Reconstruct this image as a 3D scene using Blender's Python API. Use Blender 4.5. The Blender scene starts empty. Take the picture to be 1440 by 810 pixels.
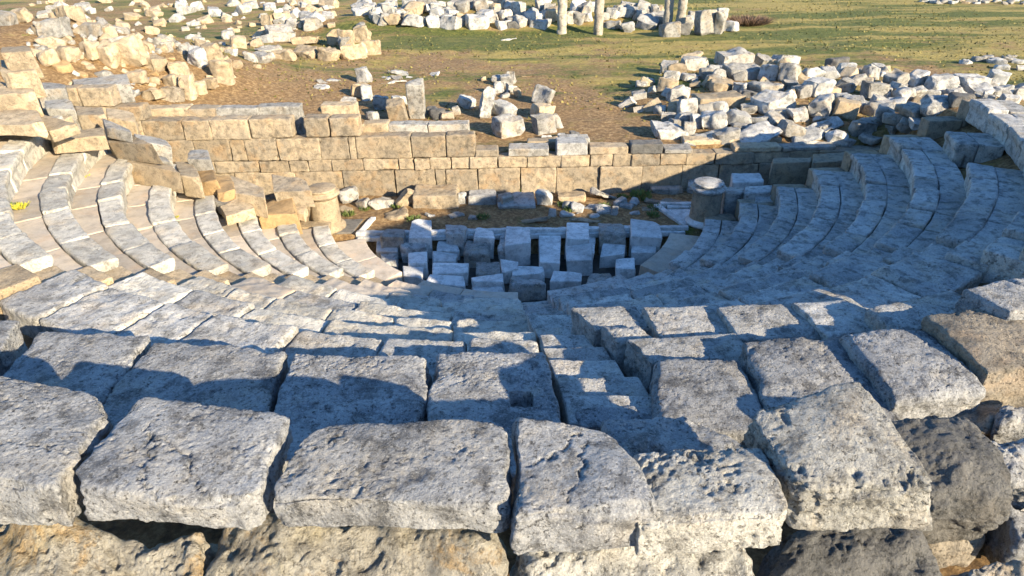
import bpy, math, random
import numpy as np
from mathutils import Vector, Matrix, Euler
rad = math.radians
S = bpy.context.scene
COL = S.collection
rng = np.random.default_rng(7)

# ------------------------------------------------------------ camera (solved from the photograph)
CF, CP, CR, CY, CX0, CY0, CZ0 = 912.91, 0.53267, -0.020342, 0.006774, -0.04701, -14.6345, 6.53607
cam = bpy.data.objects.new('camera', bpy.data.cameras.new('camera')); COL.objects.link(cam)
cam.data.sensor_width = 36; cam.data.lens = CF / 1440 * 36; cam.data.clip_end = 2000; cam.data.clip_start = .05
cam.matrix_world = (Matrix.Translation((CX0, CY0, CZ0)) @ Matrix.Rotation(CY, 4, 'Z')
                    @ Matrix.Rotation(math.pi / 2 - CP, 4, 'X') @ Matrix.Rotation(CR, 4, 'Z'))
S.camera = cam
# ------------------------------------------------------------ light
SUN_A, SUN_E = 46.0, 20.5          # degrees: azimuth from -Y towards +X, elevation
w = bpy.data.worlds.new("World"); S.world = w; w.use_nodes = True
nt = w.node_tree; bg = nt.nodes['Background']
sky = nt.nodes.new('ShaderNodeTexSky'); sky.sky_type = 'NISHITA'; sky.sun_disc = False
sky.sun_elevation = rad(SUN_E); sky.sun_rotation = rad(180 - SUN_A)
sky.air_density = 1.3; sky.dust_density = .3; sky.ozone_density = 8
nt.links.new(sky.outputs[0], bg.inputs[0]); bg.inputs[1].default_value = 0.11
sl = bpy.data.lights.new('sun', 'SUN'); sl.energy = 5.0; sl.angle = rad(.5); sl.color = (1, .84, .60)
so = bpy.data.objects.new('sun', sl); COL.objects.link(so)
sd = Vector((math.cos(rad(SUN_E)) * math.sin(rad(SUN_A)), -math.cos(rad(SUN_E)) * math.cos(rad(SUN_A)), math.sin(rad(SUN_E))))
so.rotation_euler = sd.to_track_quat('Z', 'Y').to_euler(); so.location = (20, -15, 12)
S.view_settings.view_transform = 'Standard'; S.view_settings.look = 'None'
S.view_settings.exposure = 1.45; S.view_settings.gamma = 1; S.view_settings.use_curve_mapping = False
try:
    S.cycles.max_bounces = 6; S.cycles.diffuse_bounces = 3
except Exception: pass

# ------------------------------------------------------------ numeric helpers
R0, RH, RD = 3.694, 0.365, 0.72     # orchestra radius, seat rise, seat depth
def ray(u, v):
    a, b = u - 720, v - 405
    uu = a * math.cos(CR) + b * math.sin(CR); vv = -a * math.sin(CR) + b * math.cos(CR)
    x = uu / CF; U = -vv / CF
    y = math.cos(CP) + U * math.sin(CP); z = -math.sin(CP) + U * math.cos(CP)
    return np.array([x * math.cos(CY) - y * math.sin(CY), x * math.sin(CY) + y * math.cos(CY), z])
CAM = np.array([CX0, CY0, CZ0])
def at(u, v, z):
    d = ray(u, v); t = (z - CZ0) / d[2]; return CAM + d * t
def atY(u, v, Y):
    d = ray(u, v); t = (Y - CY0) / d[1]; return CAM + d * t
def hit(u, v, off=0):
    d = ray(u, v); ts = np.arange(4, 90, .1); P = CAM + ts[:, None] * d
    below = P[:, 2] < ground_np(P[:, 0], P[:, 1]) + off
    i = int(np.argmax(below)) if below.any() else len(ts) - 1
    return P[i], ts[i]
def _h(ix, iy, iz, s):
    n = (ix.astype(np.uint32) * np.uint32(374761393) + iy.astype(np.uint32) * np.uint32(668265263)
         + iz.astype(np.uint32) * np.uint32(2147483647 - 58) + np.uint32(s * 144665 % 4294967296))
    n = (n ^ (n >> np.uint32(13))) * np.uint32(1274126177); n = n ^ (n >> np.uint32(16))
    n = n * np.uint32(2246822519); n = n ^ (n >> np.uint32(15))
    return (n & np.uint32(0xffff)).astype(np.float64) / 32767.5 - 1
def vn(P, s=0):
    F = np.floor(P); f = P - F; f = f * f * (3 - 2 * f); I = F.astype(np.int64) + 100000
    x, y, z = I[:, 0], I[:, 1], I[:, 2]; o = 0
    for a in (0, 1):
        wx = f[:, 0] if a else 1 - f[:, 0]
        for b in (0, 1):
            wy = f[:, 1] if b else 1 - f[:, 1]
            for c in (0, 1):
                wz = f[:, 2] if c else 1 - f[:, 2]
                o = o + _h(x + a, y + b, z + c, s) * wx * wy * wz
    return o
def fbm(P, s=0, o=4, g=.5):
    r = 0; a = 1
    for i in range(o):
        r = r + a * vn(P * 2.03 ** i + 17.3 * i, s + i); a *= g
    return r
def sst(a, b, x):
    t = np.clip((x - a) / (b - a), 0, 1); return t * t * (3 - 2 * t)

_gc = {}
def grid_box(cx, cy, cz):
    """unit box surface with shared vertices; cx.. = sorted coordinate arrays in [-1,1]"""
    key = (tuple(np.round(cx, 4)), tuple(np.round(cy, 4)), tuple(np.round(cz, 4)))
    if key in _gc: return _gc[key]
    nx, ny, nz = len(cx), len(cy), len(cz)
    idx = -np.ones((nx, ny, nz), dtype=np.int64)
    m = np.zeros((nx, ny, nz), bool)
    m[0] = m[-1] = True; m[:, 0] = m[:, -1] = True; m[:, :, 0] = m[:, :, -1] = True
    idx[m] = np.arange(m.sum())
    X, Y, Z = np.meshgrid(cx, cy, cz, indexing='ij')
    V = np.stack([X[m], Y[m], Z[m]], 1)
    def q(A, flip):
        a, b, c, d = A[:-1, :-1], A[1:, :-1], A[1:, 1:], A[:-1, 1:]
        Q = np.stack([a, b, c, d], -1).reshape(-1, 4)
        return Q[:, ::-1] if flip else Q
    F = np.concatenate([q(idx[:, :, -1], 0), q(idx[:, :, 0], 1), q(idx[:, 0, :], 0), q(idx[:, -1, :], 1),
                        q(idx[0], 1), q(idx[-1], 0)])
    _gc[key] = (V, F); return V, F
def axis(h, r, res):
    n = max(2, int(math.ceil(2 * (h - r) / res)) + 1)
    mid = np.linspace(-(h - r), h - r, n)
    e = np.array([r, r * .72, r * .3])
    return np.concatenate([[-h], -(h - e[::-1])[: -1] if False else -(h - np.array([r * .3, r * .7])), mid, (h - np.array([r * .7, r * .3])), [h]]) / h
def rbox(sx, sy, sz, r, res):
    """rounded box: points P, outward directions N, faces, and raw unit coordinates"""
    h = np.array([sx, sy, sz]) / 2; r = min(r, h.min() * .8)
    V, F = grid_box(axis(h[0], r, res), axis(h[1], r, res), axis(h[2], r, res))
    p = V * h; q = np.clip(p, -(h - r), h - r); d = p - q
    L = np.linalg.norm(d, axis=1); L[L == 0] = 1; N = d / L[:, None]
    return q + N * r, N, F, V
def erode(P, N, seed, lo=.02, flo=1.6, mid=.008, fmid=7, pit=.006, fpit=26, fine=0):
    o = rng.uniform(-500, 500, 3) if seed is None else np.array([seed * 13.7, seed * 7.1, -seed * 3.3])
    Q = P + o
    d = lo * fbm(Q * flo, 1, 3) + mid * fbm(Q * fmid, 5, 4, .55)
    if pit:
        zone = sst(-.35, .45, fbm(Q * 3.2, 3, 3)); W0 = Q + .03 * np.stack([vn(Q * 11, 61), vn(Q * 11, 62), vn(Q * 11, 63)], 1)
        d = d - pit * zone * (.9 * sst(-.05, .55, fbm(W0 * fpit, 9, 3, .6)) + 1.5 * sst(.42, .8, fbm(W0 * fpit * .45, 19, 2)))
    if fine: d = d + fine * fbm(Q * 60, 13, 2)
    W = np.stack([vn(Q * flo * .8 + 31, 21), vn(Q * flo * .8 + 57, 22), vn(Q * flo * .8 + 91, 23)], 1) * lo * .8
    return P + N * d[:, None] + W
def mesh(name, V, F, mat, smooth=True):
    me = bpy.data.meshes.new(name)
    V = np.asarray(V, np.float32); F = np.asarray(F, np.int32)
    me.vertices.add(len(V)); me.vertices.foreach_set('co', V.ravel())
    me.loops.add(F.size); me.loops.foreach_set('vertex_index', F.ravel())
    n = F.shape[1]; me.polygons.add(len(F)); me.polygons.foreach_set('loop_start', np.arange(0, F.size, n, dtype=np.int32))
    me.polygons.foreach_set('loop_total', np.full(len(F), n, np.int32))
    me.polygons.foreach_set('use_smooth', np.full(len(F), smooth))
    me.update(calc_edges=True); me.validate()
    me.materials.append(mat); return me
def link(name, me, loc=(0, 0, 0), rot=(0, 0, 0), parent=None):
    o = bpy.data.objects.new(name, me); COL.objects.link(o); o.location = loc; o.rotation_euler = rot
    if parent is not None: o.parent = parent
    return o
def tag(o, label=None, cat=None, group=None, kind=None):
    if label: o['label'] = label
    if cat: o['category'] = cat
    if group: o['group'] = group
    if kind: o['kind'] = kind
    return o
def empty(name, loc, label, cat, group=None):
    o = bpy.data.objects.new(name, None); COL.objects.link(o); o.location = loc; o.empty_display_size = .2
    return tag(o, label, cat, group)
ORD = ['first', 'second', 'third', 'fourth', 'fifth', 'sixth', 'seventh', 'eighth', 'ninth', 'tenth', 'eleventh', 'twelfth',
       'thirteenth', 'fourteenth', 'fifteenth', 'sixteenth', 'seventeenth', 'eighteenth', 'nineteenth', 'twentieth',
       'twenty-first', 'twenty-second', 'twenty-third', 'twenty-fourth', 'twenty-fifth', 'twenty-sixth', 'twenty-seventh', 'twenty-eighth', 'twenty-ninth', 'thirtieth', 'thirty-first', 'thirty-second', 'thirty-third', 'thirty-fourth', 'thirty-fifth', 'thirty-sixth']

# ------------------------------------------------------------ materials
def stone(name, c1, c2, dark=(.05, .05, .045), warm=None, speck=.5, bump=.6, scale=1.0, lichen=None, lich=.5, rough=.9, dist=.02, streak=None):
    m = bpy.data.materials.new(name); m.use_nodes = True; n = m.node_tree; N = n.nodes; L = n.links
    b = N['Principled BSDF']; b.inputs['Roughness'].default_value = rough
    try: b.inputs['Specular IOR Level'].default_value = .25
    except Exception: pass
    tc = N.new('ShaderNodeTexCoord'); oi = N.new('ShaderNodeObjectInfo')
    ad = N.new('ShaderNodeVectorMath'); ad.operation = 'ADD'
    ml = N.new('ShaderNodeVectorMath'); ml.operation = 'MULTIPLY'; ml.inputs[1].default_value = (0, 0, 0)
    cm = N.new('ShaderNodeCombineXYZ')
    k = N.new('ShaderNodeMath'); k.operation = 'MULTIPLY'; k.inputs[1].default_value = 60
    L.new(oi.outputs['Random'], k.inputs[0])
    for i in range(3): L.new(k.outputs[0], cm.inputs[i])
    L.new(tc.outputs['Object'], ad.inputs[0]); L.new(cm.outputs[0], ad.inputs[1])
    def noise(s, det=6, rgh=.6, dis=0):
        t = N.new('ShaderNodeTexNoise'); t.inputs['Scale'].default_value = s * scale; t.inputs['Detail'].default_value = det
        t.inputs['Roughness'].default_value = rgh; t.inputs['Distortion'].default_value = dis
        L.new(ad.outputs[0], t.inputs['Vector']); return t.outputs['Fac']
    def mapr(x, a, b_, lo=0, hi=1):
        r = N.new('ShaderNodeMapRange'); r.inputs[1].default_value = a; r.inputs[2].default_value = b_
        r.inputs[3].default_value = lo; r.inputs[4].default_value = hi; L.new(x, r.inputs[0]); return r.outputs[0]
    def math_(op, a, b_):
        r = N.new('ShaderNodeMath'); r.operation = op
        for i, q in enumerate((a, b_)):
            if isinstance(q, (int, float)): r.inputs[i].default_value = q
            else: L.new(q, r.inputs[i])
        return r.outputs[0]
    def mix(f, a, b_):
        r = N.new('ShaderNodeMix'); r.data_type = 'RGBA'
        if isinstance(f, (int, float)): r.inputs['Factor'].default_value = f
        else: L.new(f, r.inputs['Factor'])
        for nm, q in (('A', a), ('B', b_)):
            s = [i for i in r.inputs if i.name == nm and i.type == 'RGBA'][0]
            if isinstance(q, tuple): s.default_value = (*q, 1)
            else: L.new(q, s)
        return [o for o in r.outputs if o.type == 'RGBA'][0]
    big = noise(1.3, 5, .6, .3); med = noise(7, 7, .65); fin = noise(34, 5, .7)
    c = mix(mapr(big, .35, .65), c1, c2)
    c = mix(mapr(noise(3.1, 7, .75, .4), .48, .66, 0, .35 + .4 * speck), c, tuple(x * .5 for x in c2))
    if warm: c = mix(mapr(noise(2.2, 4, .6, .5), .52, .68, 0, .6), c, warm)
    if lichen:
        c = mix(math_('MULTIPLY', mapr(noise(2.6, 6, .7, .4), .52, .6), mapr(noise(19, 3, .6), .35, .6, lich * .4, lich)), c, lichen)
    # dark crust flecks and weathering holes
    c = mix(math_('MULTIPLY', mapr(med, .5, .62), speck * .6), c, dark)
    sp = mapr(fin, .56, .66); zone = mapr(noise(4.3, 4, .6), .35, .6, .25, 1)
    c = mix(math_('MULTIPLY', math_('MULTIPLY', sp, zone), speck), c, dark)
    gr = noise(70, 4, .8)
    c = mix(mapr(gr, .52, .68, 0, speck * .55), c, tuple(x * .45 for x in c2))
    c = mix(mapr(gr, .46, .34, 0, speck * .5), c, tuple(min(.8, x * 1.35) for x in c1))
    hv = N.new('ShaderNodeHueSaturation'); L.new(c, hv.inputs['Color'])
    L.new(mapr(oi.outputs['Random'], 0, 1, .78, 1.14), hv.inputs['Value'])
    L.new(hv.outputs[0], b.inputs['Base Color'])
    vo = N.new('ShaderNodeTexVoronoi'); vo.inputs['Scale'].default_value = 24 * scale; L.new(ad.outputs[0], vo.inputs['Vector'])
    pits = mapr(vo.outputs['Distance'], .12, .42)
    f80 = noise(85, 4, .75)
    hgt = math_('ADD', math_('MULTIPLY', noise(14, 9, .75), .8), math_('MULTIPLY', f80, .9))
    hgt = math_('ADD', hgt, math_('MULTIPLY', pits, .35))
    hgt = math_('SUBTRACT', hgt, math_('MULTIPLY', sp, .5))
    bp = N.new('ShaderNodeBump'); bp.inputs['Strength'].default_value = bump; bp.inputs['Distance'].default_value = dist
    L.new(hgt, bp.inputs['Height']); L.new(bp.outputs[0], b.inputs['Normal'])
    return m
M = {}
M['seat'] = stone('grey_limestone', (.58, .565, .52), (.38, .38, .37), (.05, .048, .042), (.52, .43, .31), .95, .85)
M['cream'] = stone('sunlit_limestone', (.62, .59, .515), (.46, .44, .385), (.10, .09, .075), (.60, .50, .36), .75, .8)  # sunlight put into the colour: paler, warmer copy of the grey limestone
M['foot'] = stone('buff_footrest_stone', (.54, .46, .36), (.46, .41, .34), (.12, .10, .08), (.56, .42, .29), .3, .35)
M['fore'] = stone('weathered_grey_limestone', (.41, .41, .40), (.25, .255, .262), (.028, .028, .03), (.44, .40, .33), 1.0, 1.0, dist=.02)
M['pitted'] = stone('pitted_pale_limestone', (.60, .58, .52), (.44, .43, .39), (.06, .055, .05), (.50, .42, .31), .95, 1, dist=.025)
M['brown'] = stone('brown_crusted_limestone', (.40, .34, .26), (.30, .27, .22), (.05, .045, .04), (.45, .32, .2), .8, 1, dist=.02)
M['lichen'] = stone('lichen_stained_rubble_stone', (.46, .43, .36), (.36, .33, .27), (.07, .06, .045), (.42, .36, .22), .7, 1, lichen=(.42, .24, .05), lich=.55, dist=.03)
M['darkr'] = stone('dark_crusted_stone', (.23, .22, .20), (.14, .14, .135), (.04, .04, .038), (.26, .22, .17), .7, 1, dist=.025)
M['marble'] = stone('pale_marble', (.78, .775, .74), (.60, .60, .575), (.13, .13, .12), None, .6, .7)
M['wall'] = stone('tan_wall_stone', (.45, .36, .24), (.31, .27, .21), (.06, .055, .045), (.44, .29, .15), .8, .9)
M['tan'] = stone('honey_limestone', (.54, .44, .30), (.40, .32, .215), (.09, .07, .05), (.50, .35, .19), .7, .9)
M['white'] = stone('white_limestone_rubble', (.49, .47, .42), (.32, .31, .285), (.07, .065, .055), (.46, .35, .22), .9, 1)
M['ochre'] = stone('ochre_broken_stone', (.50, .34, .17), (.42, .29, .15), (.12, .08, .04), None, .5, .9)
M['pale'] = stone('pale_grey_limestone_rubble', (.56, .55, .52), (.38, .38, .36), (.09, .085, .08), None, .8, .9)
M['column'] = stone('buff_column_stone', (.46, .41, .33), (.33, .30, .25), (.09, .08, .06), None, .8, .9)

def soil():
    m = bpy.data.materials.new('dry_earth_and_turf'); m.use_nodes = True; n = m.node_tree; N = n.nodes; L = n.links
    b = N['Principled BSDF']; b.inputs['Roughness'].default_value = 1
    tc = N.new('ShaderNodeTexCoord')
    def noise(s, det=6, r=.6, sc=(1, 1, 1)):
        mp = N.new('ShaderNodeMapping'); mp.inputs['Scale'].default_value = sc; L.new(tc.outputs['Object'], mp.inputs[0])
        t = N.new('ShaderNodeTexNoise'); t.inputs['Scale'].default_value = s; t.inputs['Detail'].default_value = det
        t.inputs['Roughness'].default_value = r; L.new(mp.outputs[0], t.inputs['Vector']); return t.outputs['Fac']
    def ramp(x, pts):
        r = N.new('ShaderNodeValToRGB'); e = r.color_ramp.elements
        while len(e) < len(pts): e.new(.5)
        for q, (p, c) in zip(e, pts): q.position = p; q.color = (*c, 1)
        L.new(x, r.inputs[0]); return r.outputs[0]
    def mr(x, a, b_, lo=0, hi=1):
        r = N.new('ShaderNodeMapRange'); r.inputs[1].default_value = a; r.inputs[2].default_value = b_
        r.inputs[3].default_value = lo; r.inputs[4].default_value = hi; L.new(x, r.inputs[0]); return r.outputs[0]
    def mix(f, a, b_):
        r = N.new('ShaderNodeMix'); r.data_type = 'RGBA'; L.new(f, r.inputs['Factor'])
        L.new(a, [i for i in r.inputs if i.name == 'A' and i.type == 'RGBA'][0])
        L.new(b_, [i for i in r.inputs if i.name == 'B' and i.type == 'RGBA'][0])
        return [o for o in r.outputs if o.type == 'RGBA'][0]
    def mth(op, a, b_):
        r = N.new('ShaderNodeMath'); r.operation = op
        for i, q in enumerate((a, b_)):
            if isinstance(q, (int, float)): r.inputs[i].default_value = q
            else: L.new(q, r.inputs[i])
        return r.outputs[0]
    dirt = ramp(noise(9, 8, .75), [(.3, (.06, .034, .015)), (.5, (.24, .145, .06)), (.7, (.50, .36, .18))])
    grass = ramp(noise(6, 8, .8), [(.3, (.02, .03, .004)), (.5, (.08, .10, .012)), (.7, (.26, .24, .05))])
    sep = N.new('ShaderNodeSeparateXYZ'); L.new(tc.outputs['Object'], sep.inputs[0])
    g = mth('ADD', noise(.35, 6, .68), mth('MULTIPLY', noise(2.2, 6, .7, (.4, 1, 1)), .5))
    g = mth('ADD', g, mr(sep.outputs['Y'], 1.5, 16, -.22, .06))
    g = mth('ADD', g, mr(sep.outputs['X'], -10, 14, -.10, .08))
    g = mth('ADD', g, mr(sep.outputs['X'], -8, -16, 0, -.02))
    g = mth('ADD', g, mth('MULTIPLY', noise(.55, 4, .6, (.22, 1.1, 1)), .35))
    band = mr(noise(.6, 4, .6, (.18, 1.0, 1)), .45, .55)  # dark green bands painted across the dry turf in place of shadows
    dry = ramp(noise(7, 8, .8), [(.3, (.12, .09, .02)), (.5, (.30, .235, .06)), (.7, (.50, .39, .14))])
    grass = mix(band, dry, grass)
    c = mix(mr(g, .80, .96), dirt, grass)
    L.new(c, b.inputs['Base Color'])
    bp = N.new('ShaderNodeBump'); bp.inputs['Strength'].default_value = 1; bp.inputs['Distance'].default_value = .06
    L.new(mth('ADD', noise(14, 8, .8), noise(3, 6, .7)), bp.inputs['Height']); L.new(bp.outputs[0], b.inputs['Normal'])
    return m
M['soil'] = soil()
def leafmat(name, c1, c2):
    m = bpy.data.materials.new(name); m.use_nodes = True; N = m.node_tree.nodes; L = m.node_tree.links
    b = N['Principled BSDF']; b.inputs['Roughness'].default_value = .8
    tc = N.new('ShaderNodeTexCoord'); t = N.new('ShaderNodeTexNoise'); t.inputs['Scale'].default_value = 5; L.new(tc.outputs['Object'], t.inputs['Vector'])
    r = N.new('ShaderNodeValToRGB'); r.color_ramp.elements[0].position = .35; r.color_ramp.elements[1].position = .65
    r.color_ramp.elements[0].color = (*c1, 1); r.color_ramp.elements[1].color = (*c2, 1)
    L.new(t.outputs['Fac'], r.inputs[0]); L.new(r.outputs[0], b.inputs['Base Color']); return m
M['grass'] = leafmat('olive_grass', (.035, .045, .008), (.24, .20, .055))
M['weed'] = leafmat('yellow_green_weed', (.30, .30, .02), (.5, .45, .05))
M['green'] = leafmat('green_weed', (.06, .10, .02), (.16, .2, .05))
M['redbush'] = leafmat('dry_reddish_twigs', (.09, .055, .035), (.22, .14, .09))

# ------------------------------------------------------------ terrain
def ground_np(x, y):
    x = np.asarray(x, float); y = np.asarray(y, float)
    r = np.hypot(x, y)
    P = np.stack([x.ravel(), y.ravel(), np.zeros(x.size)], 1)
    n1 = fbm(P * .35, 40, 3).reshape(x.shape); n2 = fbm(P * 1.7, 50, 3).reshape(x.shape)
    back = 1.0 + .05 * n1 + .02 * n2
    back = back + 2.3 * sst(7, 15, -x) * np.exp(-((y - 5) / 8.5) ** 2) + .6 * sst(3, 12, -x) * np.exp(-((y - 8) / 5) ** 2)
    back = back + .38 * np.clip(1 - ((x - 9.7) / 6.2) ** 2 - ((y - 6.3) / 4.6) ** 2, 0, 1) ** .6
    back = back + .8 * np.clip(1 - ((x + 1) / 14) ** 2 - ((y - 23.5) / 3.0) ** 2, 0, 1)
    back = back + 3 * sst(60, 300, r)
    bowl = np.where(r < R0 + .02, -.47, np.clip((r - R0) * RH / RD - .62, -.4, 2.6))
    bowl = np.where(r > 12.6, 2.6 - .5 * sst(12.6, 14.2, r), bowl)
    pas = -.05 + .03 * n2 + .9 * sst(8.6, 11, np.abs(x)) + .5 * sst(8.2, 9.6, -x)
    yy = y
    lowin = np.where(yy < -1.05, bowl, pas)
    lowin = np.where((yy >= -1.05) & (yy < -.9) & (np.abs(x) < 3.55), -.2, lowin)
    outer = 2.1 - 1.1 * sst(-6, 4, y) + .1 * n1
    outer = np.where(y > 1.75, back, outer)
    inn = np.where(y < 1.78, lowin, back)
    t = sst(12.2, 13.8, r)
    z = np.where(y > 1.78, back, inn * (1 - t) + outer * t)
    emb = sst(9.0, 10.5, x) * (1 - sst(1.0, 3.5, y)) * sst(-3, -1.1, y) * (1 - sst(11.5, 14, x))
    z = z + emb * np.clip(2.2 - z, 0, 3)
    emb = sst(8.5, 9.8, -x) * (1 - sst(.5, 2.6, y)) * sst(-3, -1.1, y) * (1 - sst(12, 15, -x))
    z = z + emb * np.clip(2.1 - z, 0, 3)
    return z
def lines(a, b, fine, lo, hi):
    m = np.arange(a, b + 1e-6, fine); L = [a]; s = fine
    while L[-1] > lo: s *= 1.25; L.append(L[-1] - s)
    R = [b]; s = fine
    while R[-1] < hi: s *= 1.25; R.append(R[-1] + s)
    return np.concatenate([L[:0:-1], m, R[1:]])
xs = lines(-18, 20, .16, -500, 500); ys = lines(-16, 16, .16, -400, 700)
X, Y = np.meshgrid(xs, ys, indexing='ij'); Z = ground_np(X, Y)
near = (np.abs(X) < 22) & (Y > 1.9) & (Y < 20)
Z = Z + np.where(near, .02 * fbm(np.stack([X.ravel() * 3, Y.ravel() * 3, 0 * X.ravel()], 1), 60, 3).reshape(X.shape), 0)
I = np.arange(X.size).reshape(X.shape)
Q = np.stack([I[:-1, :-1], I[1:, :-1], I[1:, 1:], I[:-1, 1:]], -1).reshape(-1, 4)
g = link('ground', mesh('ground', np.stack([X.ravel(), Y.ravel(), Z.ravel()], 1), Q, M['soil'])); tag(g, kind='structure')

# ------------------------------------------------------------ stone builders
def curved(name, th0, th1, r0, r1, zt, zb, res, mat, parent, org, bev=.03, lip=.0, lo=.012, mid=.006, pit=.005, tilt=0, dz=0, endY=None):
    """one stone of a curved course, th in degrees from -Y towards +X"""
    rm = (r0 + r1) / 2; L = rad(th1 - th0) * rm; W = r1 - r0; Hh = zt - zb
    P, N, F, U = rbox(L, W, Hh, bev, res)
    P = erode(P, N, None, lo=lo, mid=mid, pit=pit)
    if lip:
        P[:, 1] += lip * sst(-.10, -.2, P[:, 2] - Hh / 2) * (P[:, 1] < 0)
    tx, ty = rng.normal(0, tilt, 2) if tilt else (0, 0)
    zz = P[:, 2] + (zt + zb) / 2 + dz + P[:, 0] * tx + P[:, 1] * ty
    th = rad((th0 + th1) / 2) + P[:, 0] / rm; r = P[:, 1] + rm
    V = np.stack([r * np.sin(th), -r * np.cos(th), zz], 1)
    if endY is not None: V[:, 1] = np.minimum(V[:, 1], endY + .03 * vn(V * 3))
    c = V.mean(0); c[2] = V[:, 2].min(); V -= c
    return link(name, mesh(name, V, F, mat), tuple(c - np.array(org)), parent=parent)
def fblock(name, quad, thick, mat, res=.02, bev=.03, lo=.02, mid=.01, pit=.006, fpit=26, dome=0, parent=None, org=(0, 0, 0), flo=1.6, fine=0, cuts=(), skew=(0, 0), cracks=0, hole=None, groove=0, edge=0):
    """stone whose upper face is the quadrilateral far-left, far-right, near-right, near-left; each corner a world point"""
    A, B, C, D_ = [np.array(q, float) for q in quad]
    sx = (np.linalg.norm(B - A) + np.linalg.norm(C - D_)) / 2; sy = (np.linalg.norm(D_ - A) + np.linalg.norm(C - B)) / 2
    P, N, F, U = rbox(sx, sy, thick, bev, res)
    for (nx, ny, nz, d) in cuts:            # broken corners: nx,ny,nz plane normal, d distance as fraction
        n = np.array([nx, ny, nz], float); n /= np.linalg.norm(n)
        s = P @ n - d * (abs(n) @ np.array([sx, sy, thick]) / 2); k = s > 0
        s2 = s + .03 * fbm(P * 4 + 3, 77, 5, .6); P[k] -= n * np.maximum(s2[k], 0)[:, None]
    m_ = np.maximum(np.abs(U[:, 0]), np.abs(U[:, 1])); o_ = rng.uniform(-90, 90, 3)
    if edge:
        e_ = fbm((P + o_) * 5, 31, 4); e2 = fbm((P + o_) * 1.9, 37, 3)
        P[:, :2] *= (1 - edge * (.1 + e_ + .8 * e2) * m_ ** 3)[:, None] * np.ones((1, 2))
        dd = np.minimum((1 - np.abs(U[:, 0])) * sx / 2, (1 - np.abs(U[:, 1])) * sy / 2)
        P[:, 2] -= np.exp(-dd / .05) * (.012 + edge * .5 * np.clip(fbm((P + o_) * 4, 43, 4) + .1, 0, 1)) * sst(-.1, .9, P[:, 2] / (thick / 2))
    if dome: P[:, 2] -= dome * ((P[:, 0] / (sx / 2)) ** 2 * .6 + (P[:, 1] / (sy / 2)) ** 2) * sst(-.3, .6, P[:, 2] / (thick / 2))
    if hole:
        hx, hy, hs = hole
        k = (np.abs(P[:, 0] - hx * sx / 2) < hs) & (np.abs(P[:, 1] - hy * sy / 2) < hs) & (P[:, 2] > 0); P[k, 2] -= .22
    if cracks:
        for i in range(cracks):
            a = rng.uniform(0, math.pi); cx, cy = rng.uniform(-.3, .3, 2) * (sx, sy)
            s = (P[:, 0] - cx) * math.cos(a) + (P[:, 1] - cy) * math.sin(a) + .09 * fbm(P * 5 + i * 9, 90, 6, .6)
            t = -(P[:, 0] - cx) * math.sin(a) + (P[:, 1] - cy) * math.cos(a)
            P[:, 2] -= .022 * np.exp(-(s / .007) ** 2) * (P[:, 2] > 0) * (np.abs(t) < .35 * sx)
    P = erode(P, N, None, lo=lo, mid=mid, pit=pit, fpit=fpit, flo=flo, fine=fine)
    a = (P[:, 0] / sx + .5)[:, None]; b = (.5 - P[:, 1] / sy)[:, None]      # a: left to right, b: far to near
    top = A * (1 - a) * (1 - b) + B * a * (1 - b) + C * a * b + D_ * (1 - a) * b
    nrm = np.cross(B - A, A - D_); nrm /= np.linalg.norm(nrm)
    nrm = nrm if nrm[2] > 0 else -nrm
    up = nrm * .6 + np.array([skew[0], skew[1], .4]); up /= np.linalg.norm(up)
    V = top + (P[:, 2] - thick / 2)[:, None] * up
    c = V.mean(0); c[2] = V[:, 2].min(); V -= c
    return link(name, mesh(name, V, F, mat), tuple(c - np.array(org)), parent=parent)
def pq(z, *uv):
    """four photo points -> world points on height z (or a height per corner)"""
    zs = z if isinstance(z, (list, tuple)) else [z] * 4
    return [at(u, v, zz) for (u, v), zz in zip(uv, zs)]
def rock(name, sx, sy, sz, mat, loc, rot, res=.05, ncut=5, bev=.04, lo=.03, mid=.012, pit=.008, box=1.0):
    P, N, F, U = rbox(sx, sy, sz, min(bev, .2 * min(sx, sy, sz)), res)
    h = np.array([sx, sy, sz]) / 2
    for i in range(ncut):
        n = rng.normal(size=3); n /= np.linalg.norm(n); n = n * (1, 1, .8)
        n /= np.linalg.norm(n)
        ext = np.abs(n) @ h; d = ext * rng.uniform(.60, .86) * box; s = P @ n - d; k = s > 0
        P[k] -= n * s[k][:, None] * .96
    P = erode(P, N, None, lo=lo * min(1, max(sx, sz) * 2), mid=mid, pit=pit, flo=2.2)
    # a stone tapers a little
    P[:, 0] *= 1 + rng.uniform(-.12, .12) * P[:, 2] / sz
    return link(name, mesh(name, P, F, mat), tuple(loc), tuple(rot))

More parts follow.
